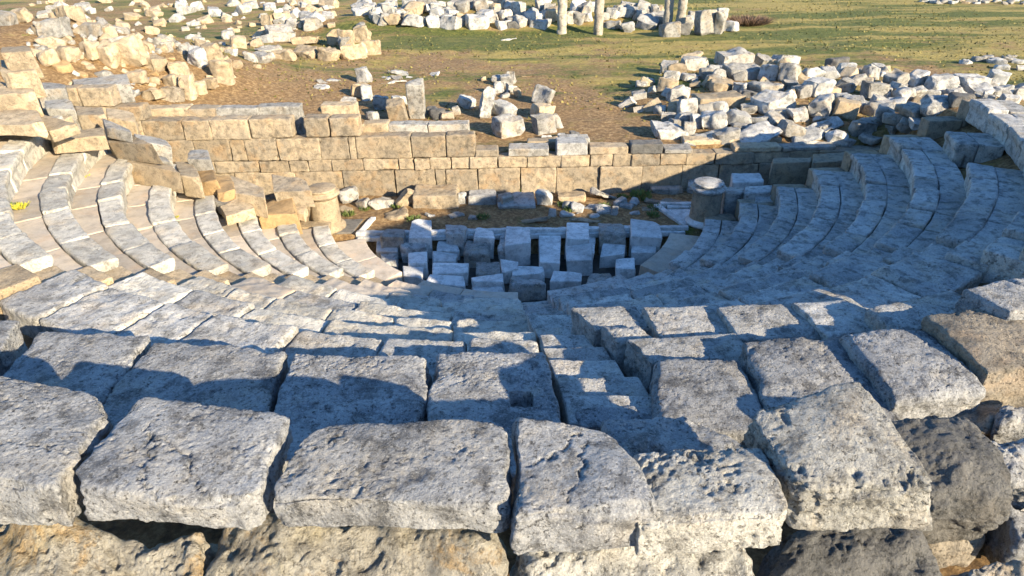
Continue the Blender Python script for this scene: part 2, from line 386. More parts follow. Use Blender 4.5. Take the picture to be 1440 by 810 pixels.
# ------------------------------------------------------------ seating: four wedges of curved rows
def end_th(r, y=-1.15): return math.degrees(math.acos(min(1, -y / r)))
WEDGES = [('sunlit left wing', -1), ('middle block left of the stairs', -2), ('middle block right of the stairs', 2), ('shaded right wing', 1)]
def joints(a, b, r, size):
    n = max(1, int(round(rad(abs(b - a)) * r / size))); t = np.linspace(a, b, n + 1)
    if n > 1: t[1:-1] += rng.uniform(-.17, .17, n - 1) * (b - a) / n
    return t
sideL, sideR = -36.0, 39.0
for wname, wk in WEDGES:
    for k in range(0, 11):
        r = R0 + k * RD; zt = k * RH
        half = math.degrees(.30 / r)
        if wk == -1: a, b = -end_th(r), sideL - half
        elif wk == -2: a, b = sideL + half, math.degrees((.0 + .022 * k) / r)
        elif wk == 2:
            a, b = math.degrees((.50 + .045 * k) / r) + 1.0, sideR - half
        else: a, b = sideR + half, (end_th(r) if k < 9 else 66)
        if abs(wk) == 2 and k >= (9 if wk == -2 else 8): continue          # the big blocks of the upper rows are built singly below
        if k == 10 and wk == 1: continue
        mr = (a + b) / 2; org = (r * math.sin(rad(mr)), -r * math.cos(rad(mr)), zt - RH)
        if k == 0: lab = f'smooth kerb ring edging the orchestra along the {wname}'; nm = 'orchestra_kerb'; cat = 'kerb'
        else:
            lab = f'{ORD[k-1]} seat row up from the orchestra kerb in the {wname}'; nm = 'seat_row'; cat = 'seat row'
        root = empty(nm, org, lab, cat, 'curved rows of stone seats' if k else 'kerb rings around the orchestra')
        near = abs(wk) == 2
        res = .05 if not near else (.04 if k < 5 else .025)
        if k == 0:
            for t0, t1 in zip(*(lambda t: (t[:-1], t[1:]))(joints(a, b, r, 1.1))):
                curved('kerb_block', t0 + .08, t1 - .08, r, r + RD + .1, 0, -.55, .06, M['foot'] if wk != 2 else M['seat'], root, org, bev=.02, lo=.006, mid=.003, pit=.002)
            continue
        if near:
            tt = joints(a, b, r, rng.uniform(.85, 1.15))
            for i, (t0, t1) in enumerate(zip(tt[:-1], tt[1:])):
                ww = .80 + rng.uniform(0, .05)
                curved('seat_block', t0 + .06, t1 - .06, r + rng.normal(0, .012), r + ww, zt, zt - RH - .12, res, (M['cream'] if rng.random() < .65 else (M['foot'] if rng.random() < .3 else M['seat'])) if wk == -2 and k < 8 else M['seat'], root, org,
                       bev=.045 + .01 * rng.random(), lo=.022, mid=.012, pit=.010, tilt=.012, dz=rng.normal(-.01, .018))
        else:
            d = .05 if wk == -1 else .018
            tt = joints(a, b, r, .85 if wk == 1 else 1.05)
            for i, (t0, t1) in enumerate(zip(tt[:-1], tt[1:])):
                e = -1.15 if (i == 0 and wk == -1) or (i == len(tt) - 2 and wk == 1) else None
                jz = rng.normal(0, .008 if k < 5 else .02)
                if wk == 1 and k >= 7 and rng.random() < .22: continue
                curved('seat_block', t0 + .07, t1 - .07, r + rng.normal(0, .008), r + .38, zt, zt - RH - .1, res, M['cream'] if wk == -1 else M['seat'], root, org,
                       bev=.035, lip=.05, lo=.018, mid=.009, pit=.008, tilt=.008 if k < 5 else .022, dz=jz, endY=e)
                s = rng.uniform(-.6, .6)
                curved('footrest_block', t0 + .07, t1 - .07, r + .386, r + .80, zt - d, zt - RH, .07, M['foot'] if wk == -1 else M['seat'], root, org,
                       bev=.015, lo=.006, mid=.004, pit=.003, dz=jz * .5, endY=e)
# stairways
def stairs(label, th, r_list, width, off, mat, lean=0):
    r0 = r_list[0]; org = (r0 * math.sin(rad(th)), -r0 * math.cos(rad(th)), 0)
    root = empty('stairway', org, label, 'stairway', 'radial stairways through the seats')
    for i, r in enumerate(r_list):
        nxt = r_list[i + 1] if i + 1 < len(r_list) else r + .7
        z = (r - R0) * RH / RD + off
        t = th + lean * (r - r0); hw = math.degrees(width / 2 / r)
        curved('step', t - hw, t + hw, r, nxt + .12, z, z - .5, .035, mat, root, org, bev=.025, lo=.012, mid=.007, pit=.006, tilt=.01)
stairs('narrow central stairway of worn steps climbing between the middle seats', 4.6, [3.72, 4.35, 5.0, 5.6, 6.2], .60, -.24, M['seat'], lean=-.12)
cst = [o for o in bpy.data.objects if o.name.startswith('stairway')][0]
for (x0, x1, y0, xb0, xb1, y1, z) in [(740,802,442,750,815,461,2.36),(750,820,459,760,826,471,2.52),(758,828,470,766,850,488,2.64),(762,850,486.5,776,866,507,2.74),(772,866,505,785,888,533,2.83),(782,896,530,793,919,558,2.92),(792,919,556,800,938,590,3.0)]:
    fblock('step', pq(z, (x0, y0), (x1, y0), (xb1, y1 + 8), (xb0, y1 + 8)), .45, M['seat'], res=.02, bev=.02, lo=.012, mid=.005, pit=.004, fpit=50, parent=cst, org=tuple(cst.location), dome=-.0, cuts=[(0, 1, 1, .93)])
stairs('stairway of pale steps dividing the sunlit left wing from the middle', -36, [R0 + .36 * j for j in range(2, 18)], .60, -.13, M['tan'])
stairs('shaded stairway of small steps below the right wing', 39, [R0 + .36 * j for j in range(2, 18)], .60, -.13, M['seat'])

# end walls (where the wings stop) -------------------------------------------------
for s, lab in ((-1, 'low masonry end wall closing the sunlit left wing'), (1, 'low masonry end wall closing the shaded right wing')):
    root = empty('end_wall', (s * 6.5, -1.0, 0), lab, 'wall')
    for k in range(1, 9):
        r = R0 + k * RD; x0 = math.sqrt(max(0, r * r - 1.3)); zt = k * RH - .08
        for c in range(max(1, int(zt / .5) + 1)):
            z1 = zt - c * .5; z0 = max(-.1, z1 - .495)
            if z1 - z0 < .1: continue
            P, N, F, U = rbox(.70, .34, z1 - z0, .02, .06); P = erode(P, N, None, lo=.008, mid=.006, pit=.005)
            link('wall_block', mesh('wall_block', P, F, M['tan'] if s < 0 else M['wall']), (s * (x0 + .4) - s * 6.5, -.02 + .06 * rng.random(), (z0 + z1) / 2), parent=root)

# ------------------------------------------------------------ stage wall: courses of blocks
WY = 1.45
sw = empty('stage_wall', (0, WY + .25, 0), 'long tan masonry stage wall of squared blocks behind the orchestra', 'wall')
def wblock(x0, x1, z0, z1, y0=WY, dep=.42, mat='wall', parent=sw, porg=(0, WY + .25, 0), res=.04, name='wall_block', bev=.015, lo=.008):
    P, N, F, U = rbox(x1 - x0 - .014, dep, z1 - z0 - .010, bev + .012 * rng.random(), res); P = erode(P, N, None, lo=lo + .012 * rng.random(), mid=.010, pit=.012, fpit=17)
    c = np.array([(x0 + x1) / 2, y0 + dep / 2 + rng.normal(0, .016), (z0 + z1) / 2])
    return link(name, mesh(name, P, F, M[mat]), tuple(c - np.array(porg)), parent=parent)
def course(z0, z1, xs_, **k):
    for a, b in zip(xs_[:-1], xs_[1:]): wblock(a, b, z0, z1, **k)
def pxs(v, z, us): return [float(atY(u, v, WY)[0]) for u in us]
course(-.1, .66, pxs(250, .4, [205, 262, 330, 415, 482, 555, 612, 627, 672, 732, 782, 843, 902, 958, 1010, 1065, 1120, 1180, 1250]))
course(.66, .97, pxs(225, .8, [222, 300, 362, 405, 432, 465, 510, 560, 582, 604, 634, 660, 700, 741, 790, 830, 862, 888, 928, 965, 1005, 1060, 1110, 1150, 1200, 1260]))
course(.97, 1.55, pxs(205, 1.3, [165, 228, 272, 322, 344, 389, 449, 490, 500]) )
course(.97, 1.56, pxs(205, 1.3, [500, 577, 627, 669]), lo=.012, bev=.03)
course(1.55, 2.06, pxs(180, 1.8, [150, 200, 256, 296, 350]), )
course(1.55, 2.06, pxs(180, 1.8, [350, 410]), bev=.04)
course(1.55, 2.06, pxs(180, 1.8, [427, 462, 505]), bev=.04)
course(2.06, 2.42, pxs(160, 2.2, [60, 118, 160, 200]))
course(1.2, 2.06, pxs(180, 1.8, [60, 120, 150]))
course(2.42, 2.9, pxs(140, 2.6, [52, 112, 158]), bev=.04, mat='wall')
# coping stones lying on the right part: tops 1.0 - 1.25
CO = 'loose coping stones along the top of the stage wall'
cop = [(668, 700, .97, 1.15, .45, 'wall', 'short tan block at the left end of the low coping'), (715, 772, .97, 1.18, .5, 'white', 'pale faceted coping block with a broken right corner'),
       (783, 826, .97, 1.30, .5, 'pale', 'white cube-like coping block shaded blue'), (830, 884, .97, 1.17, .4, 'wall', 'tan coping block right of the white cube block'),
       (888, 933, .97, 1.24, .4, 'darkr', 'dark moulded coping block with a projecting lip'), (936, 975, .97, 1.08, .5, 'white', 'thin pale slab on the wall right of the dark moulded block'),
       (1035, 1100, .97, 1.10, .42, 'tan', 'long low buff coping slab on the right part of the wall'), (1102, 1178, .97, 1.07, .42, 'white', 'long thin white slab at the right end of the wall')]
for a, b, z0, z1, dp, mt, lab in cop:
    x0, x1 = pxs(205, 1.1, [a, b])
    P, N, F, U = rbox(x1 - x0, dp, z1 - z0, .025, .04); P = erode(P, N, None, lo=.012, mid=.007, pit=.006)
    P[:, 2] += (z1 - z0) / 2
    tag(link('coping_block', mesh('coping_block', P, F, M[mt]), ((x0 + x1) / 2, WY + dp / 2 + rng.uniform(-.03, .03), z0), (0, 0, rng.normal(0, .03))), lab, 'stone block', CO)
# second, set-back foundation line behind the stage wall
fw = empty('foundation_wall', (0, 2.15, .9), 'set-back second row of pale foundation blocks behind the stage wall', 'wall')
for a, b, v0, v1, mt, yy in [(198, 262, 150, 168, 'tan', 2.0), (262, 305, 151, 168, 'wall', 2.0), (305, 362, 150, 167, 'white', 2.0), (362, 420, 148, 168, 'white', 2.0), (452, 500, 146, 165, 'tan', 2.05),
                         (510, 545, 172, 187, 'tan', 1.95), (545, 602, 173, 187, 'white', 1.95), (602, 660, 172, 187, 'white', 1.95), (740, 785, 196, 210, 'tan', 2.0), (785, 830, 193, 205, 'white', 2.1), (960, 1040, 203, 212, 'tan', 2.0), (1040, 1100, 203, 212, 'wall', 2.0)]:
    p0 = atY(a, v1, yy); p1 = atY(b, v0, yy)
    wblock(p0[0], p1[0], .85, max(p1[2] - .03, 1.15), y0=yy, dep=.4, mat=mt, parent=fw, porg=(0, 2.15, .9), bev=.03, lo=.015)

# stage-side floor moulding: the white marble strip and the two short returns
ms = empty('marble_moulding', (0, -.95, -.05), 'low white marble moulding along the stage side of the orchestra', 'moulding')
def strip(p, q, w_, z0, z1, mat, seg=1.3):
    p = np.array(p); q = np.array(q); L = np.linalg.norm(q - p); n = max(1, int(round(L / seg))); a = math.atan2(q[1] - p[1], q[0] - p[0])
    for i in range(n):
        c = p + (q - p) * (i + .5) / n
        P, N, F, U = rbox(L / n - .012, w_, z1 - z0, .015, .05); P = erode(P, N, None, lo=.014, mid=.008, pit=.006)
        link('moulding_block', mesh('moulding_block', P, F, M[mat]), (c[0], c[1] + .95, (z0 + z1) / 2 + .05), (0, 0, a), parent=ms)
strip((-3.75, -.92), (4.0, -.90), .13, -.2, .04, 'marble'); strip((-3.7, -1.05), (3.9, -1.03), .09, -.14, -.03, 'marble')
strip((-3.65, -.82), (-3.5, -.05), .13, -.2, .04, 'marble', 2); strip((3.95, -.80), (3.5, .42), .15, -.2, .04, 'marble', 2)
strip((3.6, .42), (4.6, .36), .13, -.2, .07, 'marble', 1); strip((3.75, .28), (4.6, .22), .11, -.2, .03, 'marble', 1)
pav = fblock('paving_slab', [(3.72, .16, .0), (4.5, .14, 0), (4.4, -.75, 0), (4.02, -.78, .0)], .2, M['marble'], res=.06, bev=.01, lo=.005, mid=.003, pit=.002)
tag(pav, 'flat white paving slab beside the right pedestal', 'slab')
pav = fblock('paving_slab', [(-4.3, -.1, .0), (-3.75, -.1, 0), (-3.85, -.85, 0), (-4.6, -.85, .0)], .2, M['darkr'], res=.06, bev=.01, lo=.005, mid=.003, pit=.002)
tag(pav, 'flat grey paving slab beside the left pedestal', 'slab')

# pedestals: turned stone drums with moulded caps at the tips of the wings
def lathe(prof, seg=48, lo=.004):
    prof = np.array(prof); n = len(prof); t = np.linspace(0, 2 * math.pi, seg, endpoint=False)
    V = np.stack([np.outer(prof[:, 0], np.cos(t)), np.outer(prof[:, 0], np.sin(t)), np.repeat(prof[:, 1:2], seg, 1)], -1).reshape(-1, 3)
    F = []
    for i in range(n - 1):
        for j in range(seg):
            F.append((i * seg + j, i * seg + (j + 1) % seg, (i + 1) * seg + (j + 1) % seg, (i + 1) * seg + j))
    V = V + fbm(V * 4 + rng.uniform(-50, 50, 3), 5, 4)[:, None] * lo * (V * (1, 1, 0) / np.maximum(1e-6, np.hypot(V[:, 0], V[:, 1]))[:, None])
    return V, np.array(F)
def cyl(r0, r1, z0, z1, n=8): return [(r0 + (r1 - r0) * t, z0 + (z1 - z0) * t) for t in np.linspace(0, 1, n)]
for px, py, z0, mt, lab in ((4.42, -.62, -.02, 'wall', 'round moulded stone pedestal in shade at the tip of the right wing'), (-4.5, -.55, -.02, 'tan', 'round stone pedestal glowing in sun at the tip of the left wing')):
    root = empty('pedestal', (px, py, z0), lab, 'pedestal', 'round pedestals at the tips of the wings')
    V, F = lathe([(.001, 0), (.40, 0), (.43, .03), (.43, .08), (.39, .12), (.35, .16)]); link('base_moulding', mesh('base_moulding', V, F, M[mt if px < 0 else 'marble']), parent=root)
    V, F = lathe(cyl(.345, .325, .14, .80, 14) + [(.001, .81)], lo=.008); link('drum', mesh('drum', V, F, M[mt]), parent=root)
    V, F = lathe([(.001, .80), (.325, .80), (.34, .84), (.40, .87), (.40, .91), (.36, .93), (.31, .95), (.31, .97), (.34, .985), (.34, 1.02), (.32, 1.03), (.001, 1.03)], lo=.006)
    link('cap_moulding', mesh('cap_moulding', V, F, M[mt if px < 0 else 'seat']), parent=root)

# ------------------------------------------------------------ marble blocks standing on the orchestra floor
# rows listed from the stage side towards the seats; u, v in the 440,280 crop at 2.77x: (cx, cy, w, h(top), rise, kind)
OX, OY, OS = 440, 280, 2.77
orch = [
 [(315,132,92,30,.30,'white',0),(420,112,92,62,.38,'marble',0),(552,118,92,36,.40,'seat',0),(668,127,75,34,.36,'marble',4),(795,138,100,62,.36,'marble',0),(1033,118,92,55,.42,'marble',0),(1165,112,108,42,.42,'white',8),(1297,118,108,50,.34,'marble',0)],
 [(288,180,85,34,.34,'marble',0),(395,166,96,46,.42,'seat',0),(520,182,100,36,.3,'marble',-8),(636,186,100,42,.42,'white',0),(770,158,98,62,.46,'seat',0),(925,180,92,120,.42,'marble',0),(1068,176,70,58,.36,'marble',14),(1168,196,98,38,.38,'marble',6),(1285,192,92,36,.34,'marble',-6)],
 [(290,222,72,34,.34,'seat',-18),(405,228,70,44,.40,'marble',0),(510,222,95,30,.34,'marble',0),(768,258,72,30,.40,'marble',0),(1042,208,110,50,.44,'marble',0),(1218,248,86,40,.32,'marble',0)],
 [(385,282,70,34,.38,'marble',0),(534,272,140,34,.36,'marble',-3),(683,264,115,34,.36,'white',0),(838,276,134,28,.36,'marble',0),(990,300,104,38,.36,'marble',0),(1118,302,104,34,.34,'white',0)],
 [(518,318,148,24,.32,'marble',-3),(682,308,118,24,.36,'marble',0),(838,318,142,26,.44,'seat',0),(690,350,132,16,.3,'marble',0)],
]
rn = ['row nearest the stage', 'second row from the stage', 'third row from the stage', 'fourth row from the stage', 'row nearest the seats']
cn = {'marble': 'smooth pale marble block', 'white': 'rough-sided pale block', 'seat': 'grey weathered block'}
for ri, rw in enumerate(orch):
    rw = sorted(rw)
    for i, (cx, cy, w_, h_, rise, mt, rot) in enumerate(rw):
        u, v = OX + cx / OS, OY + cy / OS; hu, hv = w_ / OS / 2 * 1.04, h_ / OS / 2 * 1.18
        rise = rise * .9 if ri else .54; hu *= .95; hv *= .98; rot = rot + rng.normal(0, 9); z = -.45 + rise
        sk = rot * .04
        q = pq(z, (u - hu * .93 + sk * 2, v - hv - sk), (u + hu * .93 + sk * 2, v - hv + sk), (u + hu - sk, v + hv + sk), (u - hu - sk, v + hv - sk))
        q = [p + rng.normal(0, .03, 3) * (1, 1, 1) for p in q]
        o = fblock('floor_block', q, rise + .05, M[mt], res=.035, bev=.022 if mt == 'marble' else .04, lo=.012 if mt == 'marble' else .03, mid=.005 if mt == 'marble' else .014, pit=.003 if mt == 'marble' else .01,
                   cuts=[(rng.choice([-1, 1]), rng.choice([-1, 1]), .6, .80)] if rng.random() < .45 else ())
        tag(o, f'{cn[mt]}, {ORD[i]} from left, {rn[ri]}, orchestra floor', 'stone block', 'blocks set out on the orchestra floor')

m_ = leafmat('shaded_dark_earth', (.03, .025, .02), (.075, .06, .045))  # floor earth coloured darker so gaps between blocks read as deep shade
t_ = np.linspace(-66, 66, 40); Vf = [(0, -1.2, -.452)] + [(3.72 * math.sin(rad(a_)), min(-1.12, -3.72 * math.cos(rad(a_))), -.452 + .01 * rng.random()) for a_ in t_]
Vf = np.array(Vf); Ff = np.array([(0, i, i + 1) for i in range(1, 40)])
tag(link('orchestra_floor', mesh('orchestra_floor', Vf, Ff, m_, False)), kind='structure')
# ------------------------------------------------------------ foreground: the big blocks of the upper rows
G9, G10, GR = 'big blocks of the second row from the camera', 'big blocks of the top row at the camera', 'rubble behind the top row'
FB = dict(res=.012, bev=.022, mid=.0045, pit=.0075, fpit=48, fine=.0025, edge=.05)
def T(o, lab, grp, cat='stone block'): return tag(o, lab, cat, grp)
z9 = 3.17
r9 = [
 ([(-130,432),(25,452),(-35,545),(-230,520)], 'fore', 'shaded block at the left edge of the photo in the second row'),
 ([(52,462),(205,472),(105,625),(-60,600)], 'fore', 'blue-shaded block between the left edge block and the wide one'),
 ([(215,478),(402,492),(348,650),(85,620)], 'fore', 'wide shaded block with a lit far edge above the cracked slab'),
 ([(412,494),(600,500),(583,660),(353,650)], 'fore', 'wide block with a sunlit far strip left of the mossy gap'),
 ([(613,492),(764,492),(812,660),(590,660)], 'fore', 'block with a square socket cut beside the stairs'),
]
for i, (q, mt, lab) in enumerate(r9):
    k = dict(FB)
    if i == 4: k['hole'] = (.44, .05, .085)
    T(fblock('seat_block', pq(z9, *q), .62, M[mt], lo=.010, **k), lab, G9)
z10 = 3.95
r10 = [
 ([(-190,488),(165,556),(78,684),(-220,656)], [z10]*4, .34, 'fore', 'wide grey block at the left edge with a chipped right corner', dict(lo=.02, cuts=[(1, 1, .2, .84)], cracks=1)),
 ([(190,556),(410,576),(354,708),(84,682)], [z10]*4, .24, 'fore', 'cracked grey slab second from the left in the top row', dict(lo=.016, dome=.006, cracks=2, cuts=[(-1, -1, .1, .86), (1, -1, .1, .88), (-1, 1, .1, .9)])),
 ([(432,590),(712,586),(719,708),(366,704)], [z10]*4, .24, 'fore', 'broad finely pitted slab in the middle of the top row', dict(lo=.016, dome=.006, pit=.009, fpit=46, cuts=[(-1, 1, .1, .82), (1, 1.0, .1, .9), (1,-1,.1,.93)])),
 ([(724,574),(868,600),(917,716),(724,722)], [z10, z10-.04, z10, z10], .30, 'fore', 'broken block with a jagged far edge right of the middle slab', dict(lo=.03, cracks=2, cuts=[(1, 1, .2, .78)])),
 ([(890,628),(1075,624),(1120,720),(900,728)], [z10-.06, z10-.06, z10-.03, z10-.03], .28, 'pitted', 'squarish pitted block right of the broken one', dict(lo=.02, pit=.017, fpit=34, dome=.01, cuts=[(1, -1, .1, .86)])),
 ([(1046,572),(1205,524),(1328,684),(1128,692)], [z10+.04, z10+.12, z10-.0, z10-.0], .34, 'pitted', 'large tilted sunlit boulder block with deep pits', dict(lo=.03, pit=.019, fpit=30, dome=.015, cuts=[(-1, -1, .1, .85), (-1, 1, .35, .85), (1, -1, .1, .9)])),
 ([(1262,580),(1385,572),(1450,695),(1310,705)], [3.62, 3.6, 3.45, 3.45], .6, 'darkr', 'rough dark-crusted boulder right of the big pitted one', dict(lo=.06, mid=.02, pit=.012, fpit=34, dome=.05, cuts=[(1, 1, .1, .8), (-1, -1, .1, .8)])),
]
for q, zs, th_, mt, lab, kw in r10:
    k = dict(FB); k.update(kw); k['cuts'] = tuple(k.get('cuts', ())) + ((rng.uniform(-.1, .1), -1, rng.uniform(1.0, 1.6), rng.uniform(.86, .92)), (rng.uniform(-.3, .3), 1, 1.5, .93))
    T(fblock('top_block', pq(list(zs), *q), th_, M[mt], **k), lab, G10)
# upper rows right of the stairs
up = [
 ([(922,500),(1045,497),(1095,610),(915,605)], 3.14, .6, 'fore', 'rounded grey block half in shade right of the stairs', dict(lo=.02, dome=.02, bev=.06)),
 ([(1045,478),(1185,470),(1275,590),(1085,590)], 3.2, .6, 'fore', 'long block sloping right of the rounded grey one', dict(lo=.025, dome=.02)),
 ([(1182,462),(1305,455),(1392,540),(1262,562)], 3.32, .42, 'fore', 'slab with a worn groove and rounded near end', dict(lo=.03, dome=.04, bev=.05)),
 ([(1305,440),(1425,415),(1560,500),(1395,520)], 3.42, .5, 'brown', 'brownish slab at the right edge of the sunlit blocks', dict(lo=.03, dome=.03)),
 ([(802,430),(895,428),(925,460),(838,462)], 2.86, .8, 'seat', 'sunlit end block beside the stairs, farthest of three', dict(lo=.015)),
 ([(846,456),(900,455),(925,476),(868,478)], 2.94, .8, 'seat', 'sunlit end block beside the stairs, middle one of three', dict(lo=.015)),
 ([(878,472),(1035,468),(1062,502),(917,506)], 3.03, .8, 'seat', 'sunlit end block beside the stairs, nearest of three', dict(lo=.015)),
 ([(900,430),(1008,428),(1042,472),(925,474)], 2.95, .6, 'seat', 'pale slab behind the nearest sunlit end block', dict(lo=.015)),
 ([(1010,430),(1112,424),(1170,470),(1042,476)], 3.03, .6, 'seat', 'low lit slab left of the notched one', dict(lo=.02)),
 ([(1112,420),(1190,416),(1250,462),(1168,470)], 3.1, .6, 'seat', 'lens-shaped lit slab with a notched end', dict(lo=.02, dome=.02)),
 ([(1220,432),(1335,405),(1400,442),(1262,470)], 3.24, .6, 'seat', 'lit slab at the edge of the shade on the right', dict(lo=.02)),
 ([(1355,405),(1460,385),(1540,430),(1420,440)], 3.5, .6, 'fore', 'ridged slab at the right edge of the photo', dict(lo=.03, pit=.015, fpit=20)),
 ([(805,568),(925,562),(945,595),(812,600)], 3.05, .3, 'fore', 'flat grey fragment at the head of the stairs', dict(lo=.03, cuts=[(1, 1, .1, .8)])),
 ([(850,592),(985,586),(1070,640),(870,650)], 3.25, .4, 'fore', 'broken shaded fragments below the head of the stairs', dict(lo=.04, mid=.02, cuts=[(1, 1, .2, .8), (1, -1, .1, .8)])),
]
for q, z, th_, mt, lab, kw in up:
    k = dict(FB); k['res'] = .018; k.update(kw)
    T(fblock('seat_block', pq(z, *q), th_, M[mt], **k), lab, 'worn blocks of the upper rows right of the stairs')
# rubble behind the top row, at the foot of the picture
rb = [
 ([(-60,706),(290,752),(275,860),(-80,840)], [3.50,3.46,3.3,3.32], .5, 'lichen', 'orange-lichened rubble stone in the lower left corner', {}),
 ([(322,736),(694,734),(708,850),(268,850)], [3.5,3.5,3.35,3.3], .5, 'lichen', 'long yellowish pitted rubble stone below the middle slab', {}),
 ([(740,738),(1055,736),(1088,850),(715,850)], [3.48,3.48,3.35,3.3], .5, 'pitted', 'long pale pitted rubble stone right of the middle gap', {}),
 ([(1112,730),(1300,722),(1360,840),(1085,840)], [3.42,3.42,3.25,3.25], .5, 'darkr', 'dark brown pitted rubble stone below the tilted boulder', dict(dome=.08)),
 ([(1365,792),(1470,785),(1500,860),(1350,860)], [3.3,3.3,3.2,3.2], .4, 'white', 'small pale stone in the lower right corner', {}),
 ([(1405,705),(1480,690),(1520,760),(1420,770)], [3.1,3.1,3.0,3.0], .4, 'fore', 'grey stone low at the right edge beside the dark boulder', {}),
 ([(1385,600),(1480,590),(1530,680),(1420,670)], [3.35,3.35,3.25,3.25], .5, 'fore', 'grey rubble stone behind the dark boulder at the right edge', {}),
 ([(1402,565),(1470,560),(1500,590),(1410,592)], [3.2,3.2,3.2,3.2], .4, 'fore', 'small dark stone under the brownish slab at the right edge', {}),
 ([(1335,548),(1405,540),(1420,590),(1345,600)], [3.05]*4, .5, 'brown', 'brown stone wedged between the brownish slab and the dark boulder', {}),
 ([(1290,700),(1390,690),(1400,760),(1300,760)], [2.98,2.98,2.9,2.9], .3, 'brown', 'low brown stone in the gap under the dark boulder', {}),
]
for q, zs, th_, mt, lab, kw in rb:
    k = dict(FB); k.update(dict(lo=.09, mid=.02, pit=.016, fpit=26, bev=.06, flo=2.4)); k.update(kw)
    T(fblock('rubble_stone', pq(list(zs), *q), th_, M[mt], **k), lab, GR)

for i, th in enumerate(np.arange(33, 50, 4.9)):  # unseen rim blocks, added to cast shade over the orchestra
    x, y = 12.0 * math.sin(rad(th)), -12.0 * math.cos(rad(th))
    tag(rock('top_block', 1.05, .9, 1.9, M['fore'], (x, y, 3.92 + .12 * rng.random()), (rng.normal(0, .06), rng.normal(0, .06), rad(th) + rng.normal(0, .1)), res=.05, ncut=3),
        f'unseen block added on the right rim to shade the orchestra, {ORD[i]} beyond the ridged slab', 'stone block', G10)
for i in range(60):
    x = rng.uniform(-4.5, 5.5); y = rng.uniform(-14.0, -12.3)
    if math.hypot(x, y + 14.63) < .9 or math.hypot(x, y) < 12.35: continue
    s_ = rng.uniform(.2, .42)
    tag(rock('packing_stone', s_ * 1.3, s_, s_ * .8, M[rng.choice(['fore', 'brown', 'darkr'])], (x, y, 2.62 + s_ * .3), tuple(rng.normal(0, .4, 3)), res=.03, ncut=4, mid=.02),
        'small packing stone low in the gaps behind the top row', 'stone', 'packing stones behind the top row')
# upper right rows beyond the break ------------------------------------------------
ur = [
 ([(1275,300),(1420,300),(1440,335),(1300,330)], 2.75, .5, 'seat', 'broken shaded block below the gap on the right'),
 ([(1345,325),(1440,310),(1500,345),(1370,355)], 2.95, .5, 'seat', 'shaded block row end at the right edge below the large slab'),
]
# ------------------------------------------------------------ heaps of fallen stones
LOOK = {'white': 'pale', 'seat': 'grey', 'tan': 'honey-coloured', 'darkr': 'dark', 'marble': 'white', 'wall': 'tan', 'ochre': 'ochre', 'brown': 'brown', 'fore': 'grey'}
def heap(name, items, ox, oy, sc, group, place, bands, cat='stone', embed=.25, tall=1.0, zoff=0, res=.05, pal=(.26, .18, .20, .14, .08, .14)):
    """items: (cx, cy, w, h [, mat]) in crop pixels"""
    recs = []
    for it in items:
        cx, cy, w_, h_ = it[:4]; mt = it[4] if len(it) > 4 else rng.choice(['white', 'white', 'seat', 'seat', 'tan', 'marble'], p=pal)
        u, v = ox + cx / sc, oy + cy / sc; w2, h2 = w_ / sc, h_ / sc
        p, t = hit(u, v + h2 * .42, zoff)
        sx = w2 * t / CF; H = h2 * t / CF
        dep = math.asin(max(.05, (CZ0 - p[2]) / t))
        sy = min(sx * rng.uniform(.6, .95), H * 1.8); sz = max(.35 * H, (H - sy * math.sin(dep) * .8) / math.cos(dep)) * tall
        recs.append([v, u, p, sx, sy, sz, str(mt), it])
    recs.sort(key=lambda r: r[0]); n = len(recs)
    per = math.ceil(n / len(bands))
    for bi, bn in enumerate(bands):
        sub = sorted(recs[bi * per:(bi + 1) * per], key=lambda r: r[1])
        for i, (v, u, p, sx, sy, sz, mt, it) in enumerate(sub):
            rz = rng.uniform(-.6, .6); rx, ry = rng.normal(0, .16, 2)
            if len(it) > 5: rz, ry = it[5]
            loc = (p[0], p[1] + sy * .3, p[2] + sz * (.5 - embed * .4))
            o = rock(name, sx, sy, sz, M['pale' if mt == 'marble' else mt], loc, (rx, ry, rz), res=res, ncut=1 if len(it) > 5 else rng.integers(5, 10), box=1.0, lo=.02 if len(it) > 5 else .06, mid=.015)
            size = 'large' if sx > .8 else ('small' if sx < .4 else 'mid-sized')
            shp = 'blocky' if sz > .6 * sx else 'low'
            tag(o, f'{size} {shp} {LOOK[mt]} stone, {ORD[i]} from left, {bn} of {place}', cat, group)
